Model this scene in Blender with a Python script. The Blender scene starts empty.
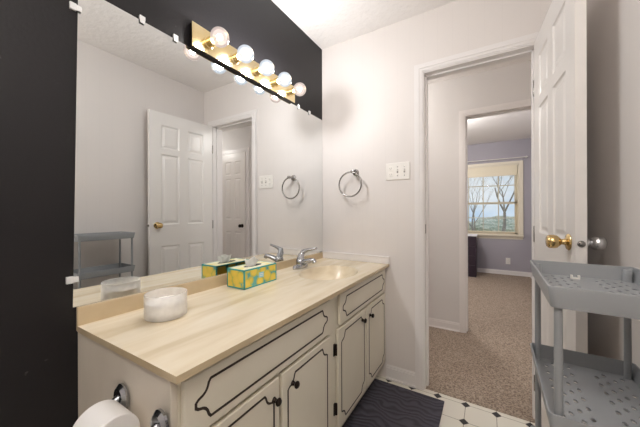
import bpy, bmesh, math, random
from mathutils import Vector, Matrix
random.seed(7)
PI = math.pi
S = bpy.context.scene
C = S.collection

# ------------------------------------------------------------------ camera
cam_d = bpy.data.cameras.new('camera')
cam = bpy.data.objects.new('camera', cam_d); C.objects.link(cam)
cam.location = (1.117, -1.864, 1.15)
cam.rotation_euler = (Matrix.Rotation(math.radians(31.465), 3, 'Z') @ Matrix.Rotation(math.radians(90), 3, 'X') @ Matrix.Rotation(-0.0036, 3, 'Z')).to_euler()
cam_d.sensor_width = 36.0
cam_d.lens = 273.9 / 640.0 * 36.0
cam_d.shift_y = -1.17 / 640.0
cam_d.clip_start = 0.02
S.camera = cam

# ------------------------------------------------------------------ world, exposure
W = bpy.data.worlds.new('world'); S.world = W; W.use_nodes = True
wn = W.node_tree; wn.nodes.clear()
wo = wn.nodes.new('ShaderNodeOutputWorld'); wb = wn.nodes.new('ShaderNodeBackground')
tc = wn.nodes.new('ShaderNodeTexCoord'); nz = wn.nodes.new('ShaderNodeTexNoise'); nz.inputs['Scale'].default_value = 5
nz.inputs['Detail'].default_value = 5
wr = wn.nodes.new('ShaderNodeValToRGB')
wr.color_ramp.elements[0].position = 0.42; wr.color_ramp.elements[0].color = (0.50, 0.66, 0.88, 1)
wr.color_ramp.elements[1].position = 0.62; wr.color_ramp.elements[1].color = (0.85, 0.90, 1.0, 1)
wn.links.new(tc.outputs['Generated'], nz.inputs['Vector']); wn.links.new(nz.outputs['Fac'], wr.inputs['Fac'])
wn.links.new(wr.outputs['Color'], wb.inputs['Color']); wn.links.new(wb.outputs[0], wo.inputs[0])
wb.inputs['Strength'].default_value = 1.0

S.view_settings.view_transform = 'Standard'
S.view_settings.look = 'None'
S.view_settings.gamma = 1.0
S.view_settings.use_curve_mapping = False
S.view_settings.exposure = 0.2
S.cycles.use_denoising = True
S.cycles.max_bounces = 12
S.cycles.diffuse_bounces = 8
S.cycles.glossy_bounces = 6
S.cycles.transmission_bounces = 8
S.cycles.transparent_max_bounces = 12
S.cycles.caustics_reflective = False
S.cycles.caustics_refractive = False
S.cycles.sample_clamp_indirect = 4.0

BULB_W = 4.6
BATH_FILL_W = 27.0
HALL_FILL_W = 17.0
BED_W = 55.0

# ------------------------------------------------------------------ materials
def lin(c):
    return tuple(((v / 255) / 12.92 if v / 255 <= 0.04045 else ((v / 255 + 0.055) / 1.055) ** 2.4) for v in c) + (1,)

def mat(name, rgb, rough=0.5, metal=0.0, spec=0.5, noise=None, bump=None, coat=0, trans=0, ior=1.45):
    """rgb is sRGB 0-255; noise=(scale, rgb2, stretch vector, lo, hi); bump=(scale, strength, distance)"""
    m = bpy.data.materials.new(name); m.use_nodes = True
    nt = m.node_tree; b = nt.nodes['Principled BSDF']
    b.inputs['Base Color'].default_value = lin(rgb); b.inputs['Roughness'].default_value = rough
    b.inputs['Metallic'].default_value = metal; b.inputs['Specular IOR Level'].default_value = spec
    b.inputs['Coat Weight'].default_value = coat; b.inputs['Transmission Weight'].default_value = trans
    b.inputs['IOR'].default_value = ior
    t = nt.nodes.new('ShaderNodeTexCoord')
    if noise:
        sc, rgb2, st, lo, hi = noise
        mp = nt.nodes.new('ShaderNodeMapping'); mp.inputs['Scale'].default_value = st
        n = nt.nodes.new('ShaderNodeTexNoise'); n.inputs['Scale'].default_value = sc; n.inputs['Detail'].default_value = 6
        r = nt.nodes.new('ShaderNodeValToRGB')
        r.color_ramp.elements[0].position = lo; r.color_ramp.elements[0].color = lin(rgb)
        r.color_ramp.elements[1].position = hi; r.color_ramp.elements[1].color = lin(rgb2)
        nt.links.new(t.outputs['Object'], mp.inputs[0]); nt.links.new(mp.outputs[0], n.inputs['Vector'])
        nt.links.new(n.outputs['Fac'], r.inputs['Fac']); nt.links.new(r.outputs['Color'], b.inputs['Base Color'])
    if bump:
        sc, stg, dist = bump
        n = nt.nodes.new('ShaderNodeTexNoise'); n.inputs['Scale'].default_value = sc; n.inputs['Detail'].default_value = 4
        bp = nt.nodes.new('ShaderNodeBump'); bp.inputs['Strength'].default_value = stg; bp.inputs['Distance'].default_value = dist
        nt.links.new(t.outputs['Object'], n.inputs['Vector']); nt.links.new(n.outputs['Fac'], bp.inputs['Height'])
        nt.links.new(bp.outputs[0], b.inputs['Normal'])
    return m

def wallpaper_mat(name, rgb, axis):
    """off-white wall covering with faint vertical seams"""
    m = mat(name, rgb, 0.6, spec=0.3, bump=(9, 0.12, 0.01))
    nt = m.node_tree; b = nt.nodes['Principled BSDF']
    t = nt.nodes.new('ShaderNodeTexCoord'); sx = nt.nodes.new('ShaderNodeSeparateXYZ')
    mm = nt.nodes.new('ShaderNodeMath'); mm.operation = 'MULTIPLY'; mm.inputs[1].default_value = 1 / 0.085
    fr = nt.nodes.new('ShaderNodeMath'); fr.operation = 'FRACT'
    cp = nt.nodes.new('ShaderNodeMath'); cp.operation = 'LESS_THAN'; cp.inputs[1].default_value = 0.035
    mx = nt.nodes.new('ShaderNodeMixRGB'); mx.inputs[1].default_value = lin(rgb)
    mx.inputs[2].default_value = lin(tuple(v * 0.988 for v in rgb))
    nt.links.new(t.outputs['Object'], sx.inputs[0]); nt.links.new(sx.outputs[axis], mm.inputs[0])
    nt.links.new(mm.outputs[0], fr.inputs[0]); nt.links.new(fr.outputs[0], cp.inputs[0])
    nt.links.new(cp.outputs[0], mx.inputs[0]); nt.links.new(mx.outputs[0], b.inputs['Base Color'])
    return m

M = {}
M['wall_x'] = wallpaper_mat('wall_paint_x', (220, 214, 210), 0)
M['wall_y'] = wallpaper_mat('wall_paint_y', (220, 214, 210), 1)
M['hall_wall'] = mat('hall_wall_paint', (214, 211, 209), 0.5, bump=(14, 0.1, 0.01))
M['ceiling'] = mat('stippled_ceiling', (233, 229, 226), 0.9, bump=(30, 0.45, 0.012))
M['trim'] = mat('trim_gloss_white', (226, 222, 220), 0.3)
M['door'] = mat('door_gloss_white', (228, 224, 220), 0.28, bump=(20, 0.05, 0.01))
M['lilac'] = mat('lilac_wall_paint', (164, 160, 168), 0.6)
M['cream'] = mat('cream_cabinet_paint', (219, 213, 198), 0.42, noise=(3, (210, 203, 186), (1, 1, 1), 0.35, 0.75), bump=(60, 0.08, 0.004))
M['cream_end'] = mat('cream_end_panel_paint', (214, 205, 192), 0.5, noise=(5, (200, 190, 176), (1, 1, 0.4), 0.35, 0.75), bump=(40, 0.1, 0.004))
M['line'] = mat('dark_brown_glaze', (46, 34, 26), 0.5)
M['bronze'] = mat('dark_bronze', (44, 36, 32), 0.35, metal=0.8)
M['chrome'] = mat('chrome', (178, 180, 184), 0.10, metal=1)
M['bright_chrome'] = mat('bright_chrome', (228, 229, 232), 0.25, metal=1)
M['nickel'] = mat('satin_nickel', (150, 147, 144), 0.2, metal=1)
M['brass'] = mat('polished_brass', (230, 212, 172), 0.17, metal=1, noise=(8, (228, 204, 150), (1, 1, 1), 0.4, 0.7))
M['knob_brass'] = mat('aged_brass', (206, 178, 126), 0.18, metal=1)
M['mirror'] = mat('mirror_silver', (238, 240, 240), 0.0, metal=1)
M['plastic_clear'] = mat('clear_plastic', (244, 244, 244), 0.25, trans=0.25)
M['white_plastic'] = mat('white_plastic', (232, 228, 222), 0.3)
M['dark_slot'] = mat('dark_slot', (60, 56, 54), 0.6)
M['grey_slot'] = mat('grey_slot', (150, 146, 142), 0.6)
M['cart'] = mat('blue_grey_plastic', (146, 148, 150), 0.33, bump=(120, 0.05, 0.002))
M['tissue'] = mat('thin_white_tissue', (246, 245, 244), 0.95)
_nt = M['tissue'].node_tree; _t = _nt.nodes.new('ShaderNodeBsdfTranslucent'); _t.inputs[0].default_value = lin((246, 245, 244))
_m = _nt.nodes.new('ShaderNodeMixShader'); _m.inputs[0].default_value = 0.45
_nt.links.new(_nt.nodes['Principled BSDF'].outputs[0], _m.inputs[1]); _nt.links.new(_t.outputs[0], _m.inputs[2]); _nt.links.new(_m.outputs[0], _nt.nodes['Material Output'].inputs[0])
M['paper'] = mat('soft_white_paper', (240, 238, 236), 0.95, bump=(90, 0.15, 0.003))
M['rug'] = None
M['dresser'] = mat('dark_plum_wood', (46, 34, 46), 0.4)
M['cloth_white'] = mat('white_cloth', (235, 236, 240), 0.8)
M['vinyl_cream'] = mat('cream_window_vinyl', (226, 218, 200), 0.45)
M['blind'] = mat('cream_blind', (230, 220, 196), 0.5)
M['bark'] = mat('grey_bark', (140, 132, 126), 0.9)
M['lawn'] = mat('winter_lawn', (170, 172, 140), 1.0, noise=(1.5, (196, 188, 160), (1, 1, 1), 0.4, 0.65))
M['hedge'] = mat('evergreen_leaves', (176, 184, 166), 0.9, noise=(9, (224, 220, 204), (1, 1, 1), 0.42, 0.60))
M['glass'] = None

# black paint with scuffs
def m_black():
    m = mat('charcoal_wall_paint', (22, 20, 22), 0.45, spec=0.4)
    nt = m.node_tree; b = nt.nodes['Principled BSDF']; t = nt.nodes.new('ShaderNodeTexCoord')
    n = nt.nodes.new('ShaderNodeTexNoise'); n.inputs['Scale'].default_value = 34; n.inputs['Detail'].default_value = 3
    n2 = nt.nodes.new('ShaderNodeTexNoise'); n2.inputs['Scale'].default_value = 5
    r = nt.nodes.new('ShaderNodeValToRGB'); r.color_ramp.elements[0].position = 0.70; r.color_ramp.elements[1].position = 0.80
    r2 = nt.nodes.new('ShaderNodeValToRGB'); r2.color_ramp.elements[0].position = 0.50; r2.color_ramp.elements[1].position = 0.64
    mu = nt.nodes.new('ShaderNodeMath'); mu.operation = 'MULTIPLY'
    mx = nt.nodes.new('ShaderNodeMixRGB'); mx.inputs[1].default_value = lin((22, 20, 22)); mx.inputs[2].default_value = lin((128, 122, 122))
    nt.links.new(t.outputs['Object'], n.inputs['Vector']); nt.links.new(t.outputs['Object'], n2.inputs['Vector'])
    nt.links.new(n.outputs['Fac'], r.inputs['Fac']); nt.links.new(n2.outputs['Fac'], r2.inputs['Fac'])
    nt.links.new(r.outputs['Color'], mu.inputs[0]); nt.links.new(r2.outputs['Color'], mu.inputs[1])
    nt.links.new(mu.outputs[0], mx.inputs[0]); nt.links.new(mx.outputs[0], b.inputs['Base Color'])
    n3 = nt.nodes.new('ShaderNodeTexNoise'); n3.inputs['Scale'].default_value = 90
    bp = nt.nodes.new('ShaderNodeBump'); bp.inputs['Strength'].default_value = 0.15; bp.inputs['Distance'].default_value = 0.004
    nt.links.new(t.outputs['Object'], n3.inputs['Vector']); nt.links.new(n3.outputs['Fac'], bp.inputs['Height']); nt.links.new(bp.outputs[0], b.inputs['Normal'])
    return m
M['black'] = m_black()

# beige cultured marble with long streaks running along the counter
def m_marble():
    m = mat('beige_cultured_marble', (226, 211, 180), 0.24, spec=0.5)
    nt = m.node_tree; b = nt.nodes['Principled BSDF']; t = nt.nodes.new('ShaderNodeTexCoord')
    mp = nt.nodes.new('ShaderNodeMapping'); mp.inputs['Scale'].default_value = (9.0, 1.3, 9.0); mp.inputs['Rotation'].default_value = (0, 0, 0.12)
    n = nt.nodes.new('ShaderNodeTexNoise'); n.inputs['Scale'].default_value = 1.6; n.inputs['Detail'].default_value = 7; n.inputs['Distortion'].default_value = 0.5
    r = nt.nodes.new('ShaderNodeValToRGB')
    e = r.color_ramp.elements
    e[0].position = 0.30; e[0].color = lin((204, 188, 160)); e[1].position = 0.72; e[1].color = lin((228, 218, 198))
    x = e.new(0.48); x.color = lin((218, 204, 178))
    nt.links.new(t.outputs['Object'], mp.inputs[0]); nt.links.new(mp.outputs[0], n.inputs['Vector'])
    nt.links.new(n.outputs['Fac'], r.inputs['Fac']); nt.links.new(r.outputs['Color'], b.inputs['Base Color'])
    return m
M['marble'] = m_marble()
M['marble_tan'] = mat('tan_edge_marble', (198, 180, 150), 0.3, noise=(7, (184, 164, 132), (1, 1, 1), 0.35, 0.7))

# white octagon tile with black dots; pitch 0.153 m
def m_tile():
    m = mat('octagon_and_dot_tile', (226, 222, 210), 0.35)
    nt = m.node_tree; b = nt.nodes['Principled BSDF']; t = nt.nodes.new('ShaderNodeTexCoord')
    sx = nt.nodes.new('ShaderNodeSeparateXYZ'); nt.links.new(t.outputs['Object'], sx.inputs[0])
    def ma(op, a, bb=None):
        q = nt.nodes.new('ShaderNodeMath'); q.operation = op
        for i, v in enumerate((a, bb)):
            if v is None: continue
            if isinstance(v, (int, float)): q.inputs[i].default_value = v
            else: nt.links.new(v, q.inputs[i])
        return q.outputs[0]
    P = 0.1547
    def cell(o, off):
        u = ma('DIVIDE', ma('SUBTRACT', o, off), P)
        f = ma('FRACT', ma('ADD', u, 100.5))
        return ma('ABSOLUTE', ma('SUBTRACT', f, 0.5))     # 0 on a dot line
    ax, ay = cell(sx.outputs[0], 0.5379), cell(sx.outputs[1], -0.0205)
    d = ma('ADD', ax, ay)
    dot = ma('LESS_THAN', d, 0.155)
    gr = ma('MAXIMUM', ma('LESS_THAN', ma('MINIMUM', ax, ay), 0.011), ma('MULTIPLY', ma('LESS_THAN', d, 0.172), 1.0))
    mx = nt.nodes.new('ShaderNodeMixRGB'); mx.inputs[1].default_value = lin((228, 224, 212)); mx.inputs[2].default_value = lin((150, 142, 128))
    nt.links.new(gr, mx.inputs[0])
    m2 = nt.nodes.new('ShaderNodeMixRGB'); m2.inputs[2].default_value = lin((24, 22, 24))
    nt.links.new(dot, m2.inputs[0]); nt.links.new(mx.outputs[0], m2.inputs[1]); nt.links.new(m2.outputs[0], b.inputs['Base Color'])
    return m
M['tile'] = m_tile()

def m_carpet():
    m = mat('tan_loop_carpet', (160, 142, 126), 1.0, spec=0.1)
    nt = m.node_tree; b = nt.nodes['Principled BSDF']; t = nt.nodes.new('ShaderNodeTexCoord')
    n = nt.nodes.new('ShaderNodeTexNoise'); n.inputs['Scale'].default_value = 120; n.inputs['Detail'].default_value = 6
    r = nt.nodes.new('ShaderNodeValToRGB'); e = r.color_ramp.elements
    e[0].position = 0.34; e[0].color = lin((120, 104, 92)); e[1].position = 0.66; e[1].color = lin((186, 170, 154))
    bp = nt.nodes.new('ShaderNodeBump'); bp.inputs['Strength'].default_value = 0.8; bp.inputs['Distance'].default_value = 0.015
    nt.links.new(t.outputs['Object'], n.inputs['Vector']); nt.links.new(n.outputs['Fac'], r.inputs['Fac'])
    nt.links.new(r.outputs['Color'], b.inputs['Base Color']); nt.links.new(n.outputs['Fac'], bp.inputs['Height']); nt.links.new(bp.outputs[0], b.inputs['Normal'])
    return m
M['carpet'] = m_carpet()

def m_rug():
    m = mat('slate_wavy_rug', (70, 68, 76), 0.95, spec=0.2)
    nt = m.node_tree; b = nt.nodes['Principled BSDF']; t = nt.nodes.new('ShaderNodeTexCoord')
    w = nt.nodes.new('ShaderNodeTexWave'); w.inputs['Scale'].default_value = 9; w.inputs['Distortion'].default_value = 12
    w.inputs['Detail'].default_value = 1.0; w.inputs['Detail Scale'].default_value = 0.9; w.bands_direction = 'Y'
    r = nt.nodes.new('ShaderNodeValToRGB'); e = r.color_ramp.elements
    e[0].position = 0.1; e[0].color = lin((68, 66, 74)); e[1].position = 0.7; e[1].color = lin((84, 82, 91))
    bp = nt.nodes.new('ShaderNodeBump'); bp.inputs['Strength'].default_value = 0.7; bp.inputs['Distance'].default_value = 0.006
    nt.links.new(t.outputs['Object'], w.inputs['Vector']); nt.links.new(w.outputs['Fac'], r.inputs['Fac'])
    nt.links.new(r.outputs['Color'], b.inputs['Base Color']); nt.links.new(w.outputs['Fac'], bp.inputs['Height']); nt.links.new(bp.outputs[0], b.inputs['Normal'])
    return m
M['rug'] = m_rug()

def m_glass(name, tint, gloss=0.1, fac=None, rough=0.0):
    m = bpy.data.materials.new(name); m.use_nodes = True; nt = m.node_tree; nt.nodes.clear()
    o = nt.nodes.new('ShaderNodeOutputMaterial'); tr = nt.nodes.new('ShaderNodeBsdfTransparent'); tr.inputs[0].default_value = (*tint, 1)
    gl = nt.nodes.new('ShaderNodeBsdfGlossy'); gl.inputs['Roughness'].default_value = rough
    lw = nt.nodes.new('ShaderNodeLayerWeight'); lw.inputs['Blend'].default_value = gloss
    mx = nt.nodes.new('ShaderNodeMixShader')
    nt.links.new(lw.outputs['Fresnel'], mx.inputs[0]); nt.links.new(tr.outputs[0], mx.inputs[1]); nt.links.new(gl.outputs[0], mx.inputs[2])
    nt.links.new(mx.outputs[0], o.inputs[0])
    return m
M['glass'] = m_glass('window_glass', (0.96, 0.98, 0.97))

def m_bulb(name, rgb, st, fac):
    m = bpy.data.materials.new(name); m.use_nodes = True; nt = m.node_tree; nt.nodes.clear()
    o = nt.nodes.new('ShaderNodeOutputMaterial'); tr = nt.nodes.new('ShaderNodeBsdfTransparent')
    e = nt.nodes.new('ShaderNodeEmission'); e.inputs[0].default_value = lin(rgb); e.inputs[1].default_value = st
    mx = nt.nodes.new('ShaderNodeMixShader'); mx.inputs[0].default_value = fac
    g = nt.nodes.new('ShaderNodeBsdfGlossy'); g.inputs['Roughness'].default_value = 0.05
    lw = nt.nodes.new('ShaderNodeLayerWeight'); lw.inputs['Blend'].default_value = 0.25
    m2 = nt.nodes.new('ShaderNodeMixShader')
    nt.links.new(tr.outputs[0], mx.inputs[1]); nt.links.new(e.outputs[0], mx.inputs[2])
    nt.links.new(lw.outputs['Fresnel'], m2.inputs[0]); nt.links.new(mx.outputs[0], m2.inputs[1]); nt.links.new(g.outputs[0], m2.inputs[2])
    nt.links.new(m2.outputs[0], o.inputs[0]); return m
M['bulb_cool'] = m_bulb('lit_white_bulb_glass', (236, 244, 255), 1.4, 0.48)
M['bulb_warm'] = m_bulb('lit_clear_bulb_glass', (255, 232, 222), 1.35, 0.42)

def m_frost():
    m = bpy.data.materials.new('frosted_glass'); m.use_nodes = True; nt = m.node_tree; nt.nodes.clear()
    o = nt.nodes.new('ShaderNodeOutputMaterial'); tr = nt.nodes.new('ShaderNodeBsdfTransparent')
    pr = nt.nodes.new('ShaderNodeBsdfPrincipled'); pr.inputs['Base Color'].default_value = lin((244, 243, 240)); pr.inputs['Roughness'].default_value = 0.3
    n = nt.nodes.new('ShaderNodeTexNoise'); n.inputs['Scale'].default_value = 30
    r = nt.nodes.new('ShaderNodeMapRange'); r.inputs['To Min'].default_value = 0.32; r.inputs['To Max'].default_value = 0.55
    t = nt.nodes.new('ShaderNodeTexCoord'); nt.links.new(t.outputs['Object'], n.inputs['Vector']); nt.links.new(n.outputs['Fac'], r.inputs['Value'])
    mx = nt.nodes.new('ShaderNodeMixShader'); nt.links.new(r.outputs[0], mx.inputs[0])
    nt.links.new(tr.outputs[0], mx.inputs[1]); nt.links.new(pr.outputs[0], mx.inputs[2]); nt.links.new(mx.outputs[0], o.inputs[0])
    return m
M['frost'] = m_frost()

def m_lemons():
    m = mat('lemon_print_card', (222, 196, 60), 0.4)
    nt = m.node_tree; b = nt.nodes['Principled BSDF']; t = nt.nodes.new('ShaderNodeTexCoord')
    v = nt.nodes.new('ShaderNodeTexVoronoi'); v.inputs['Scale'].default_value = 24; v.feature = 'F1'
    r = nt.nodes.new('ShaderNodeValToRGB'); e = r.color_ramp.elements
    e[0].position = 0.0; e[0].color = lin((236, 208, 92)); e[1].position = 0.74; e[1].color = lin((96, 168, 168))
    x = e.new(0.50); x.color = lin((226, 202, 84)); x = e.new(0.64); x.color = lin((188, 188, 90))
    nt.links.new(t.outputs['Object'], v.inputs['Vector']); nt.links.new(v.outputs['Distance'], r.inputs['Fac']); nt.links.new(r.outputs['Color'], b.inputs['Base Color'])
    return m
M['lemons'] = m_lemons()
M['teal'] = mat('teal_card', (58, 158, 160), 0.45)
M['card_top'] = mat('pale_yellow_card', (238, 232, 200), 0.5, noise=(18, (230, 218, 130), (1, 1, 1), 0.5, 0.62))
M['sticker'] = mat('light_blue_label', (150, 208, 224), 0.5)

def emis(name, rgb, st):
    m = bpy.data.materials.new(name); m.use_nodes = True; nt = m.node_tree; nt.nodes.clear()
    o = nt.nodes.new('ShaderNodeOutputMaterial'); e = nt.nodes.new('ShaderNodeEmission')
    e.inputs[0].default_value = lin(rgb); e.inputs[1].default_value = st; nt.links.new(e.outputs[0], o.inputs[0]); return m
M['glow_cool'] = emis('lit_frosted_core', (236, 246, 255), 1.6)
M['glow_warm'] = emis('lit_filament', (255, 226, 204), 4.0)
M['lamp_shade'] = emis('lit_opal_shade', (255, 246, 232), 2.0)

# ------------------------------------------------------------------ mesh helpers
def bm_box(bm, x0, x1, y0, y1, z0, z1, mx=None):
    vs = [bm.verts.new((x, y, z)) for z in (z0, z1) for x, y in ((x0, y0), (x1, y0), (x1, y1), (x0, y1))]
    if mx is not None:
        for v in vs: v.co = mx @ v.co
    for f in ((3, 2, 1, 0), (4, 5, 6, 7), (0, 1, 5, 4), (1, 2, 6, 5), (2, 3, 7, 6), (3, 0, 4, 7)):
        bm.faces.new([vs[i] for i in f])
    return vs

def bm_lathe(bm, prof, center=(0, 0, 0), axis='Z', n=24, mx=None, sy=1.0):
    """prof = [(radius, height)...] along axis"""
    c = Vector(center); rings = []
    for r, h in prof:
        ring = []
        for i in range(n):
            a = 2 * PI * i / n
            u, w = r * math.cos(a), r * math.sin(a) * sy
            p = {'Z': (u, w, h), 'X': (h, u, w), 'Y': (u, -h, w), '-Y': (u, h, w)}[axis] if axis != 'Y' else (u, h, w)
            p = c + Vector(p)
            if mx is not None: p = mx @ p
            ring.append(bm.verts.new(p))
        rings.append(ring)
    for a, b in zip(rings, rings[1:]):
        for i in range(n):
            bm.faces.new((a[i], a[(i + 1) % n], b[(i + 1) % n], b[i]))
    for ring in (rings[0], rings[-1]):
        try: bm.faces.new(ring)
        except ValueError: pass

def bm_tube(bm, pts, r, n=10, closed=False, cap=True):
    pts = [Vector(p) for p in pts]; m = len(pts); rings = []
    rad = r if isinstance(r, (list, tuple)) else [r] * m
    up = None
    for i, p in enumerate(pts):
        a = pts[(i - 1) % m] if (closed or i > 0) else p
        b = pts[(i + 1) % m] if (closed or i < m - 1) else p
        d = (b - a).normalized()
        if up is None: up = Vector((0, 0, 1)) if abs(d.z) < 0.9 else Vector((1, 0, 0))
        s = d.cross(up).normalized(); up = s.cross(d).normalized()
        rings.append([bm.verts.new(p + (s * math.cos(2 * PI * k / n) + up * math.sin(2 * PI * k / n)) * rad[i]) for k in range(n)])
    prs = list(zip(rings, rings[1:]))
    if closed:
        # match the seam
        last, first = rings[-1], rings[0]
        k0 = min(range(n), key=lambda k: (last[0].co - first[k].co).length)
        prs.append((last, first[k0:] + first[:k0]))
    for a, b in prs:
        for i in range(n): bm.faces.new((a[i], a[(i + 1) % n], b[(i + 1) % n], b[i]))
    if cap and not closed:
        bm.faces.new(rings[0]); bm.faces.new(rings[-1])

def obj(name, bm, m, parent=None, smooth=False, bevel=0, loc=None, seg=2):
    bmesh.ops.recalc_face_normals(bm, faces=bm.faces)
    me = bpy.data.meshes.new(name); bm.to_mesh(me); bm.free()
    for k in (m if isinstance(m, (list, tuple)) else [m]): me.materials.append(k)
    if smooth:
        for p in me.polygons: p.use_smooth = True
    o = bpy.data.objects.new(name, me); C.objects.link(o)
    if parent is not None: o.parent = parent
    if loc: o.location = loc
    if bevel:
        b = o.modifiers.new('bevel', 'BEVEL'); b.width = bevel; b.segments = seg; b.limit_method = 'ANGLE'
        for p in me.polygons: p.use_smooth = True
        w = o.modifiers.new('wn', 'WEIGHTED_NORMAL'); w.keep_sharp = True
    elif smooth:
        me.set_sharp_from_angle(angle=math.radians(40))
    return o

def tag(o, label=None, cat=None, group=None, kind=None):
    if label: o['label'] = label
    if cat: o['category'] = cat
    if group: o['group'] = group
    if kind: o['kind'] = kind
    return o

def thing(name, label, cat, loc=(0, 0, 0), rz=0, group=None):
    o = bpy.data.objects.new(name, None); C.objects.link(o); o.empty_display_size = 0.05
    o.location = loc; o.rotation_euler = (0, 0, rz)
    return tag(o, label, cat, group)

def boxes(*bs):
    bm = bmesh.new()
    for b in bs: bm_box(bm, *b)
    return bm

def struct(name, bm, m, label, cat, bevel=0, smooth=False):
    o = obj(name, bm, m, bevel=bevel, smooth=smooth)
    return tag(o, label, cat, kind='structure')

def copy_tree(o, parent=None):
    c = o.copy(); C.objects.link(c); c.parent = parent
    for ch in list(o.children): copy_tree(ch, c)
    return c

# ------------------------------------------------------------------ room shell
H = 2.44
RX = 1.481          # right wall
YB = -2.60          # back wall
T = 0.11            # wall thickness
struct('floor', boxes((0, RX, YB, 0.012, -0.1, 0)), M['tile'], 'white octagon tile bathroom floor with black diamond dots', 'floor')
struct('floor_carpet', boxes((-0.6, 3.2, 0.012, 4.17, -0.1, 0.004)), M['carpet'], 'tan carpet of the hall and bedroom beyond the doorway', 'floor')
struct('ceiling', boxes((-0.10, RX + 0.1, YB - 0.1, 0, H, H + 0.1)), M['ceiling'], 'white stippled bathroom ceiling', 'ceiling')
struct('wall_left', boxes((-0.10, 0, YB, 0, 0, H)), M['black'], 'charcoal black wall behind the mirror', 'wall')
struct('wall_right', boxes((RX, RX + 0.1, YB, 0, 0, H)), M['wall_y'], 'off-white wall behind the grey cart', 'wall')
struct('wall_back', boxes((-0.1, RX + 0.1, YB - 0.1, YB, 0, H)), M['wall_x'], 'off-white wall behind the camera', 'wall')
OL, OR, OH = 0.759, 1.350, 2.056       # doorway (rough opening at jamb backs)
struct('wall_front', boxes((-0.6, OL, 0, T, 0, H), (OR, 3.2, 0, T, 0, H), (OL, OR, 0, T, OH, H)), M['wall_x'], 'off-white wall with the doorway, towel ring and switch plate', 'wall')

# hall
HY = 1.07
HL, HR = 0.943, 1.713
struct('wall_hall', boxes((-0.6, HL - 0.012, HY, HY + T, 0, H), (HR + 0.012, 3.2, HY, HY + T, 0, H), (HL - 0.012, HR + 0.012, HY, HY + T, 2.067, H)), M['hall_wall'], 'pale grey hall wall seen through the bathroom doorway', 'wall')
struct('wall_hall_left', boxes((-0.7, -0.6, 0, 4.27, 0, H)), M['hall_wall'], 'pale grey end wall of the hall', 'wall')
struct('wall_hall_right', boxes((3.2, 3.3, 0, HY + T, 0, H)), M['hall_wall'], 'pale grey far end wall of the hall', 'wall')
struct('ceiling_hall', boxes((-0.6, 3.2, 0.0, 4.27, H, H + 0.1)), M['ceiling'], 'white stippled ceiling of the hall and bedroom', 'ceiling')
# bedroom
BY = 4.17
BX = 1.775
WX0, WX1, WZ0, WZ1 = 0.22, 1.600, 0.725, 2.010   # window opening
struct('wall_bedroom', boxes((-0.6, WX0, BY, BY + 0.14, 0, H), (WX1, BX + 0.1, BY, BY + 0.14, 0, H), (WX0, WX1, BY, BY + 0.14, 0, WZ0), (WX0, WX1, BY, BY + 0.14, WZ1, H)), M['lilac'], 'lilac bedroom wall around the window', 'wall')
struct('wall_bedroom_right', boxes((BX, BX + 0.1, HY + T, BY, 0, H)), M['lilac'], 'lilac side wall of the bedroom', 'wall')

# jambs and casings
def casing(name, x0, x1, ztop, y, sgn, w, label, both=True):
    """profiled architrave on a wall face at y, projecting to sgn"""
    bm = bmesh.new()
    def strip(a0, a1, b0, b1, d):
        ya, yb = sorted((y, y + sgn * d)); bm_box(bm, a0, a1, ya, yb, b0, b1)
    for (o0, o1, d) in ((0, w, 0.010), (w * 0.12, w * 0.42, 0.014), (w * 0.42, w - 0.004, 0.018)):
        strip(x0 - o1, x0 - o0, 0.0, ztop + o0, d)
        strip(x1 + o0, x1 + o1, 0.0, ztop + o0, d)
        strip(x0 - o1, x1 + o1, ztop + o0, ztop + o1, d)
    return struct(name, bm, M['trim'], label, 'door trim')
JL, JR, JH = 0.771, 1.338, 2.046
struct('trim_1', boxes((OL, JL, -0.004, T + 0.004, 0.004, JH), (JR, OR, -0.004, T + 0.004, 0.004, JH), (OL, OR, -0.004, T + 0.004, JH, OH),
                       (JL, JL + 0.010, 0.040, 0.075, 0.004, JH), (JR - 0.010, JR, 0.040, 0.075, 0.004, JH), (JL, JR, 0.040, 0.075, JH - 0.010, JH)),
       M['trim'], 'white jamb with door stop lining the bathroom doorway', 'door trim', bevel=0.0015)
casing('trim_2', JL - 0.006, JR + 0.006, JH + 0.006, 0.0, -1, 0.056, 'white casing around the bathroom doorway')
casing('trim_3', JL - 0.006, JR + 0.006, JH + 0.006, T, 1, 0.058, 'white casing on the hall side of the bathroom doorway')
struct('trim_4', boxes((HL - 0.012, HL, HY - 0.004, HY + T + 0.004, 0.004, 2.052), (HR, HR + 0.012, HY - 0.004, HY + T + 0.004, 0.004, 2.052), (HL - 0.012, HR + 0.012, HY - 0.004, HY + T + 0.004, 2.052, 2.067),
                       (HL, HL + 0.010, HY + 0.04, HY + 0.075, 0.004, 2.052), (HL, HR, HY + 0.04, HY + 0.075, 2.042, 2.052)),
       M['trim'], 'white jamb lining the bedroom doorway across the hall', 'door trim', bevel=0.0015)
casing('trim_5', HL, HR, 2.052, HY, -1, 0.058, 'white casing around the bedroom doorway across the hall')
# strike plate lives on the jamb
sp = obj('strike_plate', boxes((JL, JL + 0.0015, 0.010, 0.034, 1.01, 1.07)), M['nickel'], bpy.data.objects['trim_1'])
sp['label'] = 'satin metal strike plate'

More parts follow.
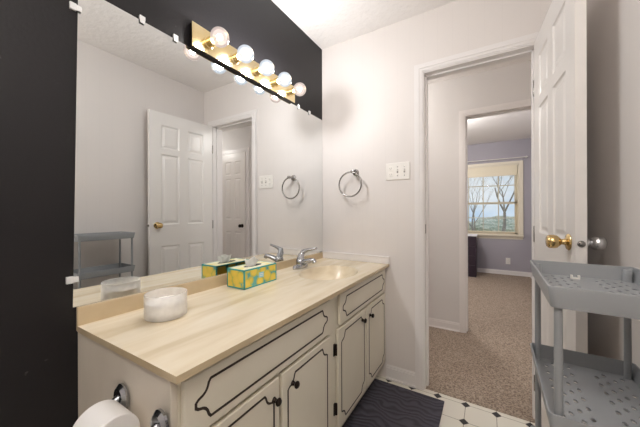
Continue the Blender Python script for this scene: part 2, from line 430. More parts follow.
# baseboards
def base(name, segs, label):
    """segs: (axis, fixed, sign, a0, a1, height)"""
    bm = bmesh.new()
    for ax, f, sg, a0, a1, h in segs:
        for d, z0, z1 in ((0.012, 0.0, h - 0.018), (0.008, h - 0.018, h - 0.006), (0.005, h - 0.006, h), (0.022, 0.0, 0.014)):
            lo, hi = sorted((f, f + sg * d))
            if ax == 'y': bm_box(bm, a0, a1, lo, hi, z0, z1)
            else: bm_box(bm, lo, hi, a0, a1, z0, z1)
    return struct(name, bm, M['trim'], label, 'baseboard', bevel=0.0015)
base('baseboard_front', [('y', 0, -1, 0.515, 0.712, 0.095)], 'white baseboard between the vanity and the bathroom door casing')
base('baseboard_right', [('x', RX, -1, YB, 0, 0.095)], 'white baseboard along the right bathroom wall')
base('baseboard_hall', [('y', HY, -1, -0.6, 0.884, 0.085), ('y', HY, -1, 1.775, 1.96, 0.085)], 'white baseboard along the pale hall wall')
base('baseboard_bedroom', [('y', BY, -1, -0.6, BX, 0.08), ('x', BX, -1, HY + T, BY, 0.08)], 'white baseboard along the lilac bedroom wall')

# ------------------------------------------------------------------ six-panel doors
def door_leaf(w, h, th, panels_x, rows):
    """leaf in local coords: x from hinge, y = thickness (0..th), z up; raised panels on both faces"""
    bm = bmesh.new()
    xs = [0] + [v for p in panels_x for v in p] + [w]
    zs = [0] + [v for r in rows for v in r] + [h]
    rec = 0.008
    cells = set()
    for i, p in enumerate(panels_x):
        for j, r in enumerate(rows): cells.add((2 * i + 1, 2 * j + 1))
    for side in (0, 1):
        y = 0 if side == 0 else th; s = 1 if side == 0 else -1
        for i in range(len(xs) - 1):
            for j in range(len(zs) - 1):
                x0, x1, z0, z1 = xs[i], xs[i + 1], zs[j], zs[j + 1]
                if (i, j) not in cells:
                    bm.faces.new([bm.verts.new(q) for q in ((x0, y, z0), (x1, y, z0), (x1, y, z1), (x0, y, z1))])
                else:
                    loops = []
                    for ins, dep in ((0, 0), (0.004, rec * 0.7), (0.010, rec), (0.016, rec), (0.034, rec * 0.25)):
                        loops.append([bm.verts.new((a, y + s * dep, b)) for a, b in ((x0 + ins, z0 + ins), (x1 - ins, z0 + ins), (x1 - ins, z1 - ins), (x0 + ins, z1 - ins))])
                    for A, B in zip(loops, loops[1:]):
                        for k in range(4): bm.faces.new((A[k], A[(k + 1) % 4], B[(k + 1) % 4], B[k]))
                    bm.faces.new(loops[-1])
    for (a, b, c, d) in (((0, 0, 0), (w, 0, 0), (w, th, 0), (0, th, 0)), ((0, 0, h), (w, 0, h), (w, th, h), (0, th, h)), ((0, 0, 0), (0, th, 0), (0, th, h), (0, 0, h)), ((w, 0, 0), (w, th, 0), (w, th, h), (w, 0, h))):
        bm.faces.new([bm.verts.new(q) for q in (a, b, c, d)])
    bmesh.ops.remove_doubles(bm, verts=bm.verts, dist=1e-5)
    return bm

ROWS = ((0.21, 0.845), (1.035, 1.665), (1.72, 1.925))
LW = 0.602; LT = 0.030
# local +x (hinge to free edge) points to world -y ; local y (thickness) to world +x
d1 = obj('door_1', door_leaf(LW, 2.035, LT, ((0.098, 0.262), (0.342, 0.506)), ROWS), M['door'], bevel=0)
ang = math.radians(-90 + 3.8)
d1.location = (1.331, -0.018, 0.010); d1.rotation_euler = (0, 0, ang)
tag(d1, 'white six-panel bathroom door standing open against the right wall', 'door', kind='structure')
def knob_bm(s, q=0.88):
    bm = bmesh.new()
    bm_lathe(bm, [(0.001, 0), (0.033, 0), (0.034, 0.003), (0.030, 0.008), (0.016, 0.011), (0.012, 0.016), (0.012, 0.026), (0.018, 0.031), (0.0265, 0.040), (0.0285, 0.052), (0.027, 0.066), (0.022, 0.072), (0.012, 0.074), (0.001, 0.0742)], (0, 0, 0), 'Y', 28)
    for v in bm.verts: v.co *= q; v.co.y *= s
    return bm
KX, KZ = LW - 0.062, 1.030
k = obj('door_knob', knob_bm(-1), M['knob_brass'], d1, smooth=True, loc=(KX, 0, KZ)); k['label'] = 'aged brass door knob'
k = obj('door_knob', knob_bm(1), M['bright_chrome'], d1, smooth=True, loc=(KX, LT, KZ)); k['label'] = 'chrome door knob on the back of the door'
bm = bmesh.new(); bm_lathe(bm, [(0.001, LW), (0.011, LW), (0.011, LW + 0.002), (0.007, LW + 0.003), (0.007, LW + 0.010), (0.001, LW + 0.011)], (0, LT / 2, KZ), 'X', 18)
obj('latch', bm, M['nickel'], d1, smooth=True)
for z in (0.22, 1.02, 1.80):
    bm = bmesh.new(); bm_lathe(bm, [(0.001, z - 0.045), (0.0045, z - 0.04), (0.0045, z + 0.04), (0.001, z + 0.045)], (-0.006, 0.000, 0), 'Z', 12)
    obj('hinge', bm, M['nickel'], d1, smooth=True)

# narrow closet door across the hall (seen in the mirror)
CX0, CX1 = 1.985, 2.52
d2 = obj('door_2', door_leaf(CX1 - CX0, 2.05, 0.02, ((0.09, 0.225), (0.305, 0.44)), ROWS), M['door'])
d2.location = (CX0, HY - 0.022, 0.012); tag(d2, 'narrow white six-panel closet door in the hall, seen in the mirror', 'door', kind='structure')
k = obj('door_knob', knob_bm(-1), M['bronze'], d2, smooth=True, loc=(0.06, 0, 0.94)); k['label'] = 'dark door knob'
for z in (0.25, 1.80):
    bm = bmesh.new(); bm_lathe(bm, [(0.001, z - 0.045), (0.0065, z - 0.045), (0.0065, z + 0.045), (0.001, z + 0.045)], (CX1 - CX0 + 0.004, -0.004, 0), 'Z', 12)
    obj('hinge', bm, M['bronze'], d2, smooth=True)
casing('trim_6', CX0 - 0.008, CX1 + 0.010, 2.068, HY, -1, 0.058, 'white casing around the narrow closet door in the hall')

# ------------------------------------------------------------------ bedroom window
win = boxes((WX0 - 0.06, WX0, BY - 0.018, BY, WZ0 - 0.04, WZ1 + 0.05), (WX1, WX1 + 0.058, BY - 0.018, BY, WZ0 - 0.04, WZ1 + 0.05),
            (WX0, WX1, BY - 0.018, BY, WZ1, WZ1 + 0.05), (WX0 - 0.06, WX1 + 0.06, BY - 0.055, BY, WZ0 - 0.022, WZ0), (WX0 - 0.05, WX1 + 0.05, BY - 0.014, BY, WZ0 - 0.075, WZ0 - 0.022),
            (WX0, WX0 + 0.02, BY, BY + 0.13, WZ0, WZ1), (WX1 - 0.02, WX1, BY, BY + 0.13, WZ0, WZ1), (WX0, WX1, BY, BY + 0.13, WZ1 - 0.02, WZ1), (WX0, WX1, BY, BY + 0.13, WZ0, WZ0 + 0.012))
w1 = struct('window_1', win, M['vinyl_cream'], 'cream framed bedroom window with a divided upper and lower sash', 'window', bevel=0.002)
ZM = 1.31
def sash(name, z0, z1, y):
    x0, x1 = WX0 + 0.02, WX1 - 0.02
    bm = boxes((x0, x0 + 0.045, y, y + 0.03, z0, z1), (x1 - 0.045, x1, y, y + 0.03, z0, z1), (x0, x1, y, y + 0.03, z0, z0 + 0.04), (x0, x1, y, y + 0.03, z1 - 0.04, z1))
    xm = x1 - 0.045 - 0.245
    while xm > x0 + 0.08:
        bm_box(bm, xm - 0.008, xm + 0.008, y + 0.005, y + 0.025, z0, z1); xm -= 0.245
    zm = (z0 + z1) / 2; bm_box(bm, x0, x1, y + 0.006, y + 0.024, zm - 0.008, zm + 0.008)
    s = obj(name, bm, M['vinyl_cream'], w1)
    obj('pane', boxes((x0 + 0.02, x1 - 0.02, y + 0.013, y + 0.017, z0 + 0.02, z1 - 0.02)), M['glass'], s)
    return s
sash('sash', WZ0 + 0.012, ZM + 0.02, BY + 0.055)
sash('sash', ZM - 0.02, WZ1 - 0.02, BY + 0.092)

# blind
bl = thing('window_blind', 'cream horizontal slat blind lowered with open slats in the bedroom window', 'blind', ((WX0 + WX1) / 2, BY + 0.03, WZ1 - 0.02))
bw = (WX1 - WX0) / 2 - 0.03
obj('valance', boxes((-bw, bw, -0.02, 0.012, -0.182, 0)), M['blind'], bl, bevel=0.002)
bm = bmesh.new(); z = -0.20
while z > -(WZ1 - WZ0) + 0.09:
    st = 0.0215 if z < -0.16 else 0.011
    bm_box(bm, -bw, bw, -0.012, 0.012, z, z + 0.0012, Matrix.Translation((0, 0, z)) @ Matrix.Rotation(-0.12, 4, 'X') @ Matrix.Translation((0, 0, -z)))
    z -= st
obj('slats', bm, M['blind'], bl)
obj('bottom_rail', boxes((-bw, bw, -0.012, 0.012, z - 0.012, z + 0.006)), M['blind'], bl, bevel=0.001)
for x in (-bw * 0.7, 0.0, bw * 0.7): obj('ladder_cord', boxes((x - 0.0012, x + 0.0012, -0.014, -0.0125, z, -0.05)), M['blind'], bl)

rod = thing('curtain_rod', 'thin white curtain rod above the bedroom window', 'curtain rod', (0.87, BY - 0.06, 2.11))
bm = bmesh.new(); bm_tube(bm, [(-0.85, 0, 0), (0.85, 0, 0)], 0.007, 10); obj('rod', bm, M['white_plastic'], rod, smooth=True)
for x in (-0.83, 0.83): obj('bracket', boxes((x - 0.01, x + 0.01, -0.01, 0.06, -0.015, 0.015)), M['white_plastic'], rod, bevel=0.002)

# wall outlet under the window
def outlet_plate(name, loc, label):
    t = thing(name, label, 'outlet', loc)
    obj('plate', boxes((-0.035, 0.035, -0.006, 0, -0.057, 0.057)), M['white_plastic'], t, bevel=0.002)
    for z in (-0.02, 0.02):
        bm = bmesh.new(); bm_lathe(bm, [(0.001, -0.0085), (0.015, -0.0085), (0.0165, -0.006)], (0, 0, z), 'Y', 16)
        s = obj('socket', bm, M['white_plastic'], t)
        obj('slots', boxes((-0.007, -0.005, -0.0092, -0.0086, z - 0.004, z + 0.005), (0.005, 0.007, -0.0092, -0.0086, z - 0.004, z + 0.005)), M['dark_slot'], s)
outlet_plate('wall_outlet', (1.431, BY, 0.252), 'cream wall outlet low on the lilac wall beneath the window')

# dresser
dr = thing('dresser', 'dark plum wooden dresser beside the bedroom doorway below the window', 'dresser', (0.545, 3.87, 0.004))
obj('body', boxes((-0.40, 0.40, -0.235, 0.255, 0.0, 0.715)), M['dresser'], dr, bevel=0.004)
for i, z in enumerate((0.05, 0.215, 0.38, 0.545)):
    d = obj('drawer', boxes((-0.385, 0.385, -0.25, -0.236, z, z + 0.155)), M['dresser'], dr, bevel=0.003)
    for x in (-0.2, 0.2):
        bm = bmesh.new(); bm_lathe(bm, [(0.001, -0.025), (0.012, -0.024), (0.014, -0.016), (0.006, -0.01), (0.006, 0)], (x, -0.25, z + 0.078), 'Y', 12)
        obj('knob', bm, M['bronze'], d, smooth=True)
cl = obj('dresser_runner', boxes((-0.395, 0.41, -0.25, 0.24, 0, 0.012)), M['cloth_white'], bevel=0.003)
cl.location = (0.545, 3.87, 0.7195); tag(cl, 'white cloth lying on top of the dark dresser', 'cloth')

# unseen flush lamps; the bathroom and hall ones are added fill light
def flush_lamp(name, loc, power, label, col=(1, 0.98, 0.95)):
    t = thing(name, label, 'ceiling light', loc)
    bm = bmesh.new(); bm_lathe(bm, [(0.001, 0), (0.15, 0), (0.155, -0.012), (0.15, -0.02), (0.14, -0.02)], (0, 0, 0), 'Z', 28); obj('base', bm, M['brass'], t, smooth=True)
    bm = bmesh.new(); bm_lathe(bm, [(0.14, -0.02), (0.13, -0.05), (0.10, -0.075), (0.05, -0.09), (0.001, -0.093)], (0, 0, 0), 'Z', 28); obj('glass_shade', bm, M['lamp_shade'], t, smooth=True)
    ld = bpy.data.lights.new(name + '_light', 'POINT'); ld.energy = power; ld.color = col; ld.shadow_soft_size = 0.1
    lo = bpy.data.objects.new(name + '_light', ld); C.objects.link(lo); lo.parent = t; lo.location = (0, 0, -0.22)
flush_lamp('bathroom_fill_lamp', (1.1, -2.2, H), BATH_FILL_W, 'added round flush fill lamp on the bathroom ceiling, unseen behind the camera')  # added to raise the general light in the bathroom, no known fixture
flush_lamp('hall_fill_lamp', (0.0, 0.6, H), HALL_FILL_W, 'added round flush fill lamp, unseen at the left end of the hall')  # both hall lamps are added to brighten the hall wall and closet door
flush_lamp('hall_fill_lamp', (2.86, 0.6, H), HALL_FILL_W * 0.4, 'added round flush fill lamp, unseen at the right end of the hall')
flush_lamp('bedroom_ceiling_light', (0.45, 2.2, H), BED_W, 'round flush ceiling light in the bedroom')

# ------------------------------------------------------------------ outdoors beyond the window
struct('ground', boxes((-25, 30, 5.0, 60, -0.9, -0.8)), M['lawn'], 'winter lawn beyond the bedroom window', 'ground')
def tree(name, loc, h, seed, label):
    rnd = random.Random(seed); bm = bmesh.new()
    def grow(p, d, L, r, lv):
        n = 3; pts = [p]; rr = [r]
        for i in range(n):
            d = (d + Vector((rnd.uniform(-.14, .14), rnd.uniform(-.14, .14), rnd.uniform(-.02, .12)))).normalized()
            p = p + d * L / n; pts.append(p); rr.append(r * (1 - 0.45 * (i + 1) / n))
        bm_tube(bm, pts, rr, 5 if lv < 2 else 4, cap=False)
        if lv < 5:
            for q in range(3):
                a = rnd.uniform(0, 2 * PI); sp = rnd.uniform(0.35, 0.8)
                nd = (d + Vector((math.cos(a) * sp, math.sin(a) * sp, rnd.uniform(0.0, .3)))).normalized()
                grow(pts[rnd.choice((2, 3, 3))], nd, L * rnd.uniform(.6, .8), rr[-1] * 0.74, lv + 1)
    grow(Vector((0, 0, 0)), Vector((0, 0, 1)), h * 0.30, h * 0.018, 0)
    o = obj(name, bm, M['bark'], loc=loc); tag(o, label, 'tree', 'bare winter trees outside')
tree('bare_tree', (0.75, 10.0, -0.82), 4.6, 3, 'smaller bare winter tree nearest the bedroom window, behind the left panes')
tree('bare_tree', (1.75, 15.0, -0.82), 6.5, 5, 'taller bare winter tree behind the right panes of the bedroom window')
tree('bare_tree', (-2.2, 26.0, -0.82), 9.0, 21, 'farthest and faintest bare winter tree beyond the left panes')
def bush(loc, r, seed, label):
    rnd = random.Random(seed); bm = bmesh.new()
    bmesh.ops.create_icosphere(bm, subdivisions=4, radius=1)
    for v in bm.verts:
        f = 1 + 0.16 * math.sin(v.co.x * 5 + seed) * math.cos(v.co.y * 6 + seed) + rnd.uniform(-.07, .07)
        v.co = Vector((v.co.x * r[0], v.co.y * r[1], max(v.co.z, -0.55) * r[2])) * f
    o = obj('evergreen_bush', bm, M['hedge'], loc=loc); tag(o, label, 'bush', 'bushes outside the window')
bush((-2.0, 20, 0.0), (2.1, 1.2, 0.85), 1, 'green bush at the far left edge of the lower panes of the window')
bush((2.1, 21, 0.0), (1.95, 1.2, 0.8), 2, 'green bush across the right lower panes of the window')

# ------------------------------------------------------------------ vanity cabinet
FX = 0.496                  # face frame front plane
CY0, CY1 = -1.508, -0.004   # cabinet ends
van = thing('vanity_cabinet', 'cream painted bathroom vanity with dark brown outlined doors under the mirror', 'cabinet', (0, 0, 0))
fr = [(0.0025, FX, CY0, CY0 + 0.016, 0.0, 0.7745),                       # end panel
      (0.004, FX - 0.02, CY1 - 0.016, CY1, 0.09, 0.7745),
      (0.02, FX - 0.02, CY0 + 0.016, CY1 - 0.016, 0.09, 0.105),        # bottom
      (0.004, 0.012, CY0 + 0.016, CY1 - 0.016, 0.09, 0.60)]
bm = boxes(fr[0])
for v in bm.verts:
    if v.co.y < CY0 + 0.001: v.co.y = -1.524 + 0.016 * v.co.x / FX
obj('end_panel', bm, M['cream_end'], van, bevel=0.002)
bm = boxes(*fr[1:])
obj('carcass', bm, M['cream'], van)
bm = bmesh.new()
FB = FX - 0.02
for b in ((FB, FX, CY0 + 0.016, CY1, 0.745, 0.7745), (FB, FX, CY0 + 0.016, CY1, 0.09, 0.13),
          (FB, FX, CY0 + 0.016, -1.47, 0.13, 0.745), (FB, FX, -0.80, -0.68, 0.13, 0.745), (FB, FX, -0.03, CY1, 0.13, 0.745),
          (FB, FX, -1.47, -0.80, 0.578, 0.618), (FB, FX, -0.68, -0.03, 0.578, 0.618),
          (FB, FX, -1.155, -1.115, 0.13, 0.578), (FB, FX, -0.38, -0.335, 0.13, 0.578)):
    bm_box(bm, *b)
obj('face_frame', bm, M['cream'], van)
obj('toe_kick', boxes((0.43, 0.445, CY0 + 0.016, CY1, 0.0, 0.09)), M['cream'], van)

def outline(y0, y1, z0, z1, x, r=0.030, s=0.007, w=0.0068):
    """thin dark line with notched corners on the plane x"""
    P = []
    cs = ((y0, z0, 1, 1), (y1, z0, -1, 1), (y1, z1, -1, -1), (y0, z1, 1, -1))
    for i, (cy, cz, sy, sz) in enumerate(cs):
        arc = [(cy, cz + sz * (r + 2 * s)), (cy + sy * s, cz + sz * (r + s * 1.2))]
        for k in range(1, 8):
            a = PI / 2 * (1 - k / 8); arc.append((cy + sy * (s + r * math.cos(a)) , cz + sz * (s + r * math.sin(a))))
        arc += [(cy + sy * (r + s * 1.2), cz + sz * s), (cy + sy * (r + 2 * s), cz)]
        if i % 2 == 1: arc.reverse()
        P += arc
    bm = bmesh.new(); n = len(P); L = []
    for i in range(n):
        a, b, c = Vector(P[i - 1]), Vector(P[i]), Vector(P[(i + 1) % n])
        d1_, d2_ = (b - a).normalized(), (c - b).normalized()
        n1, n2 = Vector((-d1_.y, d1_.x)), Vector((-d2_.y, d2_.x)); m_ = (n1 + n2)
        m_ = m_.normalized() if m_.length > 1e-4 else n1
        k = min(1.5, 1 / max(0.3, m_.dot(n1))); o = m_ * (w / 2 * k)
        L.append([bm.verts.new((xx, q.x, q.y)) for q, xx in ((b + o, x - 0.001), (b + o, x + 0.0008), (b - o, x + 0.0008), (b - o, x - 0.001))])
    for i in range(n):
        A, B = L[i], L[(i + 1) % n]
        for k in range(3): bm.faces.new((A[k], A[k + 1], B[k + 1], B[k]))
    return bm

def front(name, y0, y1, z0, z1, knob=None, hinge=None, inset=0.030, r=0.03):
    p = obj(name, boxes((FX + 0.0005, FX + 0.017, y0, y1, z0, z1)), M['cream'], van, bevel=0.004)
    l = obj('dark_outline', outline(y0 + inset, y1 - inset, z0 + inset * 0.9, z1 - inset * 0.9, FX + 0.017, r), M['line'], p)
    if knob:
        ky, kz = knob; bm = bmesh.new()
        bm_lathe(bm, [(0.001, 0), (0.010, 0), (0.008, 0.004), (0.006, 0.012), (0.009, 0.015), (0.0125, 0.018), (0.013, 0.022), (0.010, 0.026), (0.001, 0.028)], (FX + 0.017, ky, kz), 'X', 18)
        obj('knob', bm, M['bronze'], p, smooth=True)
    if hinge:
        for hz in (0.22, 0.50):
            bm = boxes((FX, FX + 0.004, min(hinge, hinge - 0.012), max(hinge, hinge - 0.012), hz - 0.028, hz + 0.028))
            bm_tube(bm, [(FX + 0.008, hinge, hz - 0.026), (FX + 0.008, hinge, hz + 0.026)], 0.006, 8)
            obj('hinge', bm, M['bronze'], p)
    return p
front('drawer_front', -1.486, -0.789, 0.606, 0.756, inset=0.030, r=0.028)
front('drawer_front', -0.692, -0.014, 0.606, 0.756, inset=0.028, r=0.028)
front('door', -1.486, -1.143, 0.118, 0.592, knob=(-1.173, 0.531))
front('door', -1.128, -0.789, 0.118, 0.592, knob=(-1.072, 0.533))
front('door', -0.712, -0.367, 0.118, 0.592, knob=(-0.428, 0.544), hinge=-0.722)
front('door', -0.351, -0.014, 0.118, 0.592, knob=(-0.312, 0.534))

# ------------------------------------------------------------------ countertop with integral basin
TX, TY0, TZ = 0.537, -1.527, 0.7928
SCX, SCY, SA, SB = 0.308, -0.437, 0.162, 0.208    # basin centre, half-size in x and y
def ctop():
    bm = bmesh.new(); nx, ny = 108, 300
    V = []
    for i in range(nx + 1):
        row = []
        for j in range(ny + 1):
            x = 0.012 + (TX - 0.012) * i / nx; ye = TY0 + 0.008 * x / TX; y = ye + (-0.002 - ye) * j / ny
            q = math.hypot((x - SCX) / SA, (y - SCY) / SB)
            z = TZ
            if q < 1: z = TZ - 0.115 * (1 - q ** 2.6) ** 0.75
            row.append(bm.verts.new((x, y, z)))
        V.append(row)
    for i in range(nx):
        for j in range(ny): bm.faces.new((V[i][j], V[i + 1][j], V[i + 1][j + 1], V[i][j + 1]))
    # edge apron and underside
    per = [V[i][0] for i in range(nx + 1)] + [V[nx][j] for j in range(1, ny + 1)] + [V[i][ny] for i in range(nx - 1, -1, -1)] + [V[0][j] for j in range(ny - 1, 0, -1)]
    low = [bm.verts.new((v.co.x, v.co.y, TZ - 0.018)) for v in per]
    n = len(per)
    for i in range(n): bm.faces.new((per[i], per[(i + 1) % n], low[(i + 1) % n], low[i]))
    return bm
ct = thing('vanity_countertop', 'beige streaked marble countertop with an integral oval basin on the vanity', 'countertop', (0, 0, 0))
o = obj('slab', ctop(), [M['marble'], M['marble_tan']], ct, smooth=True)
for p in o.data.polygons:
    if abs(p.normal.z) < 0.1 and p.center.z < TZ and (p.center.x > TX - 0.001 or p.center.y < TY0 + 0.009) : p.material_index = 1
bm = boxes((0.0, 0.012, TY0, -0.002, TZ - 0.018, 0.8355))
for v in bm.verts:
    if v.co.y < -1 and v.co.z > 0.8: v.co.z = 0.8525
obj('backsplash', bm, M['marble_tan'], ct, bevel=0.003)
bm = bmesh.new(); bm_lathe(bm, [(0.001, 0.004), (0.018, 0.004), (0.021, 0.002), (0.022, 0.0)], (SCX, SCY, TZ - 0.113), 'Z', 20)
obj('drain', bm, M['chrome'], ct, smooth=True)

ss = obj('side_splash', boxes((0.0125, 0.541, -0.0205, -0.0005, TZ + 0.0005, 0.835), (0.0125, 0.541, -0.023, -0.0005, 0.835, 0.844)), M['trim'], bevel=0.002)
tag(ss, 'white painted side splash board on the counter below the towel ring', 'side splash')

# faucet
fa = thing('faucet', 'chrome single-lever faucet behind the basin', 'faucet', (0.090, -0.428, TZ + 0.0006))
bm = bmesh.new(); bm_lathe(bm, [(0.001, 0.0), (0.028, 0.0), (0.0295, 0.010), (0.026, 0.022), (0.014, 0.027), (0.001, 0.028)], (0, 0, 0), 'Z', 28)
for v in bm.verts: v.co.y *= 2.6
obj('base_plate', bm, M['chrome'], fa, smooth=True)
bm = bmesh.new(); bm_lathe(bm, [(0.001, 0.012), (0.030, 0.012), (0.029, 0.036), (0.026, 0.056), (0.016, 0.068), (0.001, 0.071)], (0, 0, 0), 'Z', 24)
obj('body', bm, M['chrome'], fa, smooth=True)
bm = bmesh.new(); bm_tube(bm, [(0.0, 0, 0.030), (0.04, -0.003, 0.044), (0.085, -0.008, 0.056), (0.108, -0.010, 0.056), (0.116, -0.011, 0.044)], [0.020, 0.018, 0.016, 0.0155, 0.013], 14)
obj('spout', bm, M['chrome'], fa, smooth=True)
bm = bmesh.new(); bm_tube(bm, [(0, 0, 0.055), (-0.002, 0.010, 0.082), (0.006, 0.018, 0.102), (0.04, 0.022, 0.115), (0.105, 0.024, 0.130)], [0.023, 0.019, 0.016, 0.010, 0.006], 12)
for v in bm.verts: v.co.y *= 1.25
obj('lever', bm, M['chrome'], fa, smooth=True)

# tissue box
tb = thing('tissue_box', 'lemon-patterned tissue box with teal edges on the counter', 'tissue box', (0.1003, -0.8569, TZ + 0.0006))
bx, by, bz = 0.0582, 0.1120, 0.0885
obj('carton', boxes((-bx, bx, -by, by, 0, bz)), [M['lemons']], tb)
bm = bmesh.new()
e_ = 0.0008; w_ = 0.0055
for sx in (-1, 1):
    for (a, b, c, d) in ((-by, by, 0, w_), (-by, by, bz - w_, bz), (-by, -by + w_, 0, bz), (by - w_, by, 0, bz)):
        bm_box(bm, *sorted((sx * bx, sx * (bx + e_))), a, b, c, d)
for sy in (-1, 1):
    for (a, b, c, d) in ((-bx, bx, 0, w_), (-bx, bx, bz - w_, bz), (-bx, -bx + w_, 0, bz), (bx - w_, bx, 0, bz)):
        bm_box(bm, a, b, *sorted((sy * by, sy * (by + e_))), c, d)
for (a, b, c, d) in ((-bx, bx, -by, -by + w_), (-bx, bx, by - w_, by), (-bx, -bx + w_, -by, by), (bx - w_, bx, -by, by)):
    bm_box(bm, a, b, c, d, bz, bz + e_)
obj('edge_bands', bm, M['teal'], tb)
obj('top_panel', boxes((-bx + w_, bx - w_, -by + w_, by - w_, bz, bz + 0.0005)), M['card_top'], tb)
bm = bmesh.new(); bm_lathe(bm, [(0.001, bz + 0.0006), (0.024, bz + 0.0006), (0.024, bz + 0.0009), (0.001, bz + 0.0009)], (0, 0, 0), 'Z', 28)
for v in bm.verts: v.co.y *= 2.4
obj('opening', bm, M['dark_slot'], tb)
lb = obj('printed_label', boxes((bx, bx + 0.001, -0.018, 0.016, 0.036, 0.062)), M['sticker'], tb)
obj('label_lines', boxes((bx + 0.001, bx + 0.0014, -0.013, 0.011, 0.052, 0.055), (bx + 0.001, bx + 0.0014, -0.013, 0.011, 0.044, 0.047)), M['paper'], lb)
bm = bmesh.new(); n = 34; rows_ = 7; V = []
for j in range(rows_):
    f = j / (rows_ - 1); row = []
    for i in range(n):
        a = 2 * PI * i / n; rr = (0.014 + 0.008 * f) * (1 + 0.16 * math.sin(5 * a + f * 2))
        row.append(bm.verts.new((rr * math.cos(a) * 0.8, rr * math.sin(a) * 1.9, bz + 0.001 + 0.034 * f + (0.006 * math.sin(3 * a + 1)) * f)))
    V.append(row)
for j in range(rows_ - 1):
    for i in range(n): bm.faces.new((V[j][i], V[j][(i + 1) % n], V[j + 1][(i + 1) % n], V[j + 1][i]))
obj('tissue', bm, M['tissue'], tb, smooth=True, loc=(0, -0.012, 0))

# frosted glass bowl with white wax
gb = thing('candle_bowl', 'round frosted glass candle bowl on the left end of the counter', 'bowl', (0.166, -1.333, TZ + 0.0006))
R_ = 0.066
bm = bmesh.new(); bm_lathe(bm, [(0.001, 0.0), (R_ - 0.008, 0.0), (R_ - 0.001, 0.004), (R_, 0.012), (R_, 0.080), (R_ - 0.002, 0.082), (R_ - 0.004, 0.080), (R_ - 0.004, 0.014), (R_ - 0.010, 0.009), (0.001, 0.008)], (0, 0, 0), 'Z', 48)
obj('glass_wall', bm, M['frost'], gb, smooth=True)
bm = bmesh.new(); bm_lathe(bm, [(0.001, 0.0085), (R_ - 0.011, 0.010), (R_ - 0.005, 0.016), (R_ - 0.005, 0.052), (R_ - 0.010, 0.050), (0.001, 0.049)], (0, 0, 0), 'Z', 40)
obj('wax', bm, M['paper'], gb, smooth=True)

# ------------------------------------------------------------------ mirror with clips
mi = thing('wall_mirror', 'large frameless wall mirror above the vanity backsplash', 'mirror', (0, 0, 0))
MY0, MY1, MZ0, MZ1 = -1.519, -0.004, 0.836, 1.8781
bm = boxes((0.0006, 0.0035, MY0, MY1, MZ0, MZ1))
for v in bm.verts:
    if v.co.y < -1 and v.co.z < 1: v.co.y = -1.535; v.co.z = 0.853
    if v.co.x > 0.003: v.co.x = 0.0022
obj('mirror_glass', bm, M['mirror'], mi)
for (y, z, side) in ((-1.5235, 1.802, 1), (-1.534, 0.941, 1), (-1.330, 1.8781, 0), (-1.200, 1.8781, 0), (-0.325, 1.8781, 0), (-0.189, 1.8781, 0)):
    if side: bm = boxes((0.0005, 0.009, y - 0.018, y - 0.001, z - 0.011, z + 0.011), (0.006, 0.009, y - 0.001, y + 0.012, z - 0.009, z + 0.009))
    else: bm = boxes((0.0005, 0.009, y - 0.010, y + 0.010, z + 0.0005, z + 0.016), (0.006, 0.009, y - 0.009, y + 0.009, z - 0.012, z + 0.0005))
    obj('mirror_clip', bm, M['plastic_clear'], mi, bevel=0.001)

# ------------------------------------------------------------------ vanity light bar with five bulbs
LY0, LY1, LZ0, LZ1 = -1.138, -0.394, 1.8785, 1.985
lb_ = thing('vanity_light_bar', 'polished brass vanity light bar with five round lit bulbs above the mirror', 'wall light', (0, 0, 0))
obj('face_plate', boxes((0.0225, 0.0255, LY0, LY1, LZ0, LZ1)), M['brass'], lb_, bevel=0.001)
k = obj('back_box', boxes((0.0005, 0.0225, LY0 + 0.002, LY1 - 0.002, LZ0 + 0.001, LZ1 - 0.002)), M['bronze'], lb_, bevel=0.002); k['label'] = 'dark sides of the light bar'
BZ, BX_ = 1.9314, 0.1015
for i in range(5):
    y = -1.0544 + 0.1522 * i
    bm = bmesh.new(); bm_lathe(bm, [(0.001, 0.0256), (0.026, 0.0256), (0.026, 0.029), (0.0225, 0.031), (0.0225, 0.062), (0.018, 0.064), (0.001, 0.064)], (0, y, BZ), 'X', 24)
    so = obj('socket_cup', bm, M['brass'], lb_, smooth=True)
    bm = bmesh.new(); pr = [(0.013, 0.060 - BX_)]
    Rb = 0.041
    for k in range(1, 15):
        a = PI - 0.36 - (PI - 0.36) * k / 14
        pr.append((max(Rb * math.sin(a), 0.0006), Rb * math.cos(a)))
    bm_lathe(bm, pr, (BX_, y, BZ), 'X', 32)
    warm = i in (0, 4)
    bu = obj('bulb', bm, M['bulb_warm'] if warm else M['bulb_cool'], lb_, smooth=True)
    bu['label'] = 'clear round bulb with a visible filament' if warm else 'white round lit bulb'
    if warm:
        bm = bmesh.new(); bm_tube(bm, [(0.062, y, BZ), (BX_ - 0.016, y, BZ)], 0.003, 6)
        obj('filament_stem', bm, M['nickel'], bu, smooth=True)
    ld = bpy.data.lights.new('bulb_light', 'POINT'); ld.energy = BULB_W * 0.45 / 0.62 if warm else BULB_W * 1.15 / 0.5; ld.shadow_soft_size = 0.014 if warm else 0.022
    ld.color = (1, 0.95, 0.90) if warm else (0.97, 0.98, 1.0)
    lo = bpy.data.objects.new('bulb_light', ld); C.objects.link(lo); lo.parent = lb_; lo.location = (BX_, y, BZ)

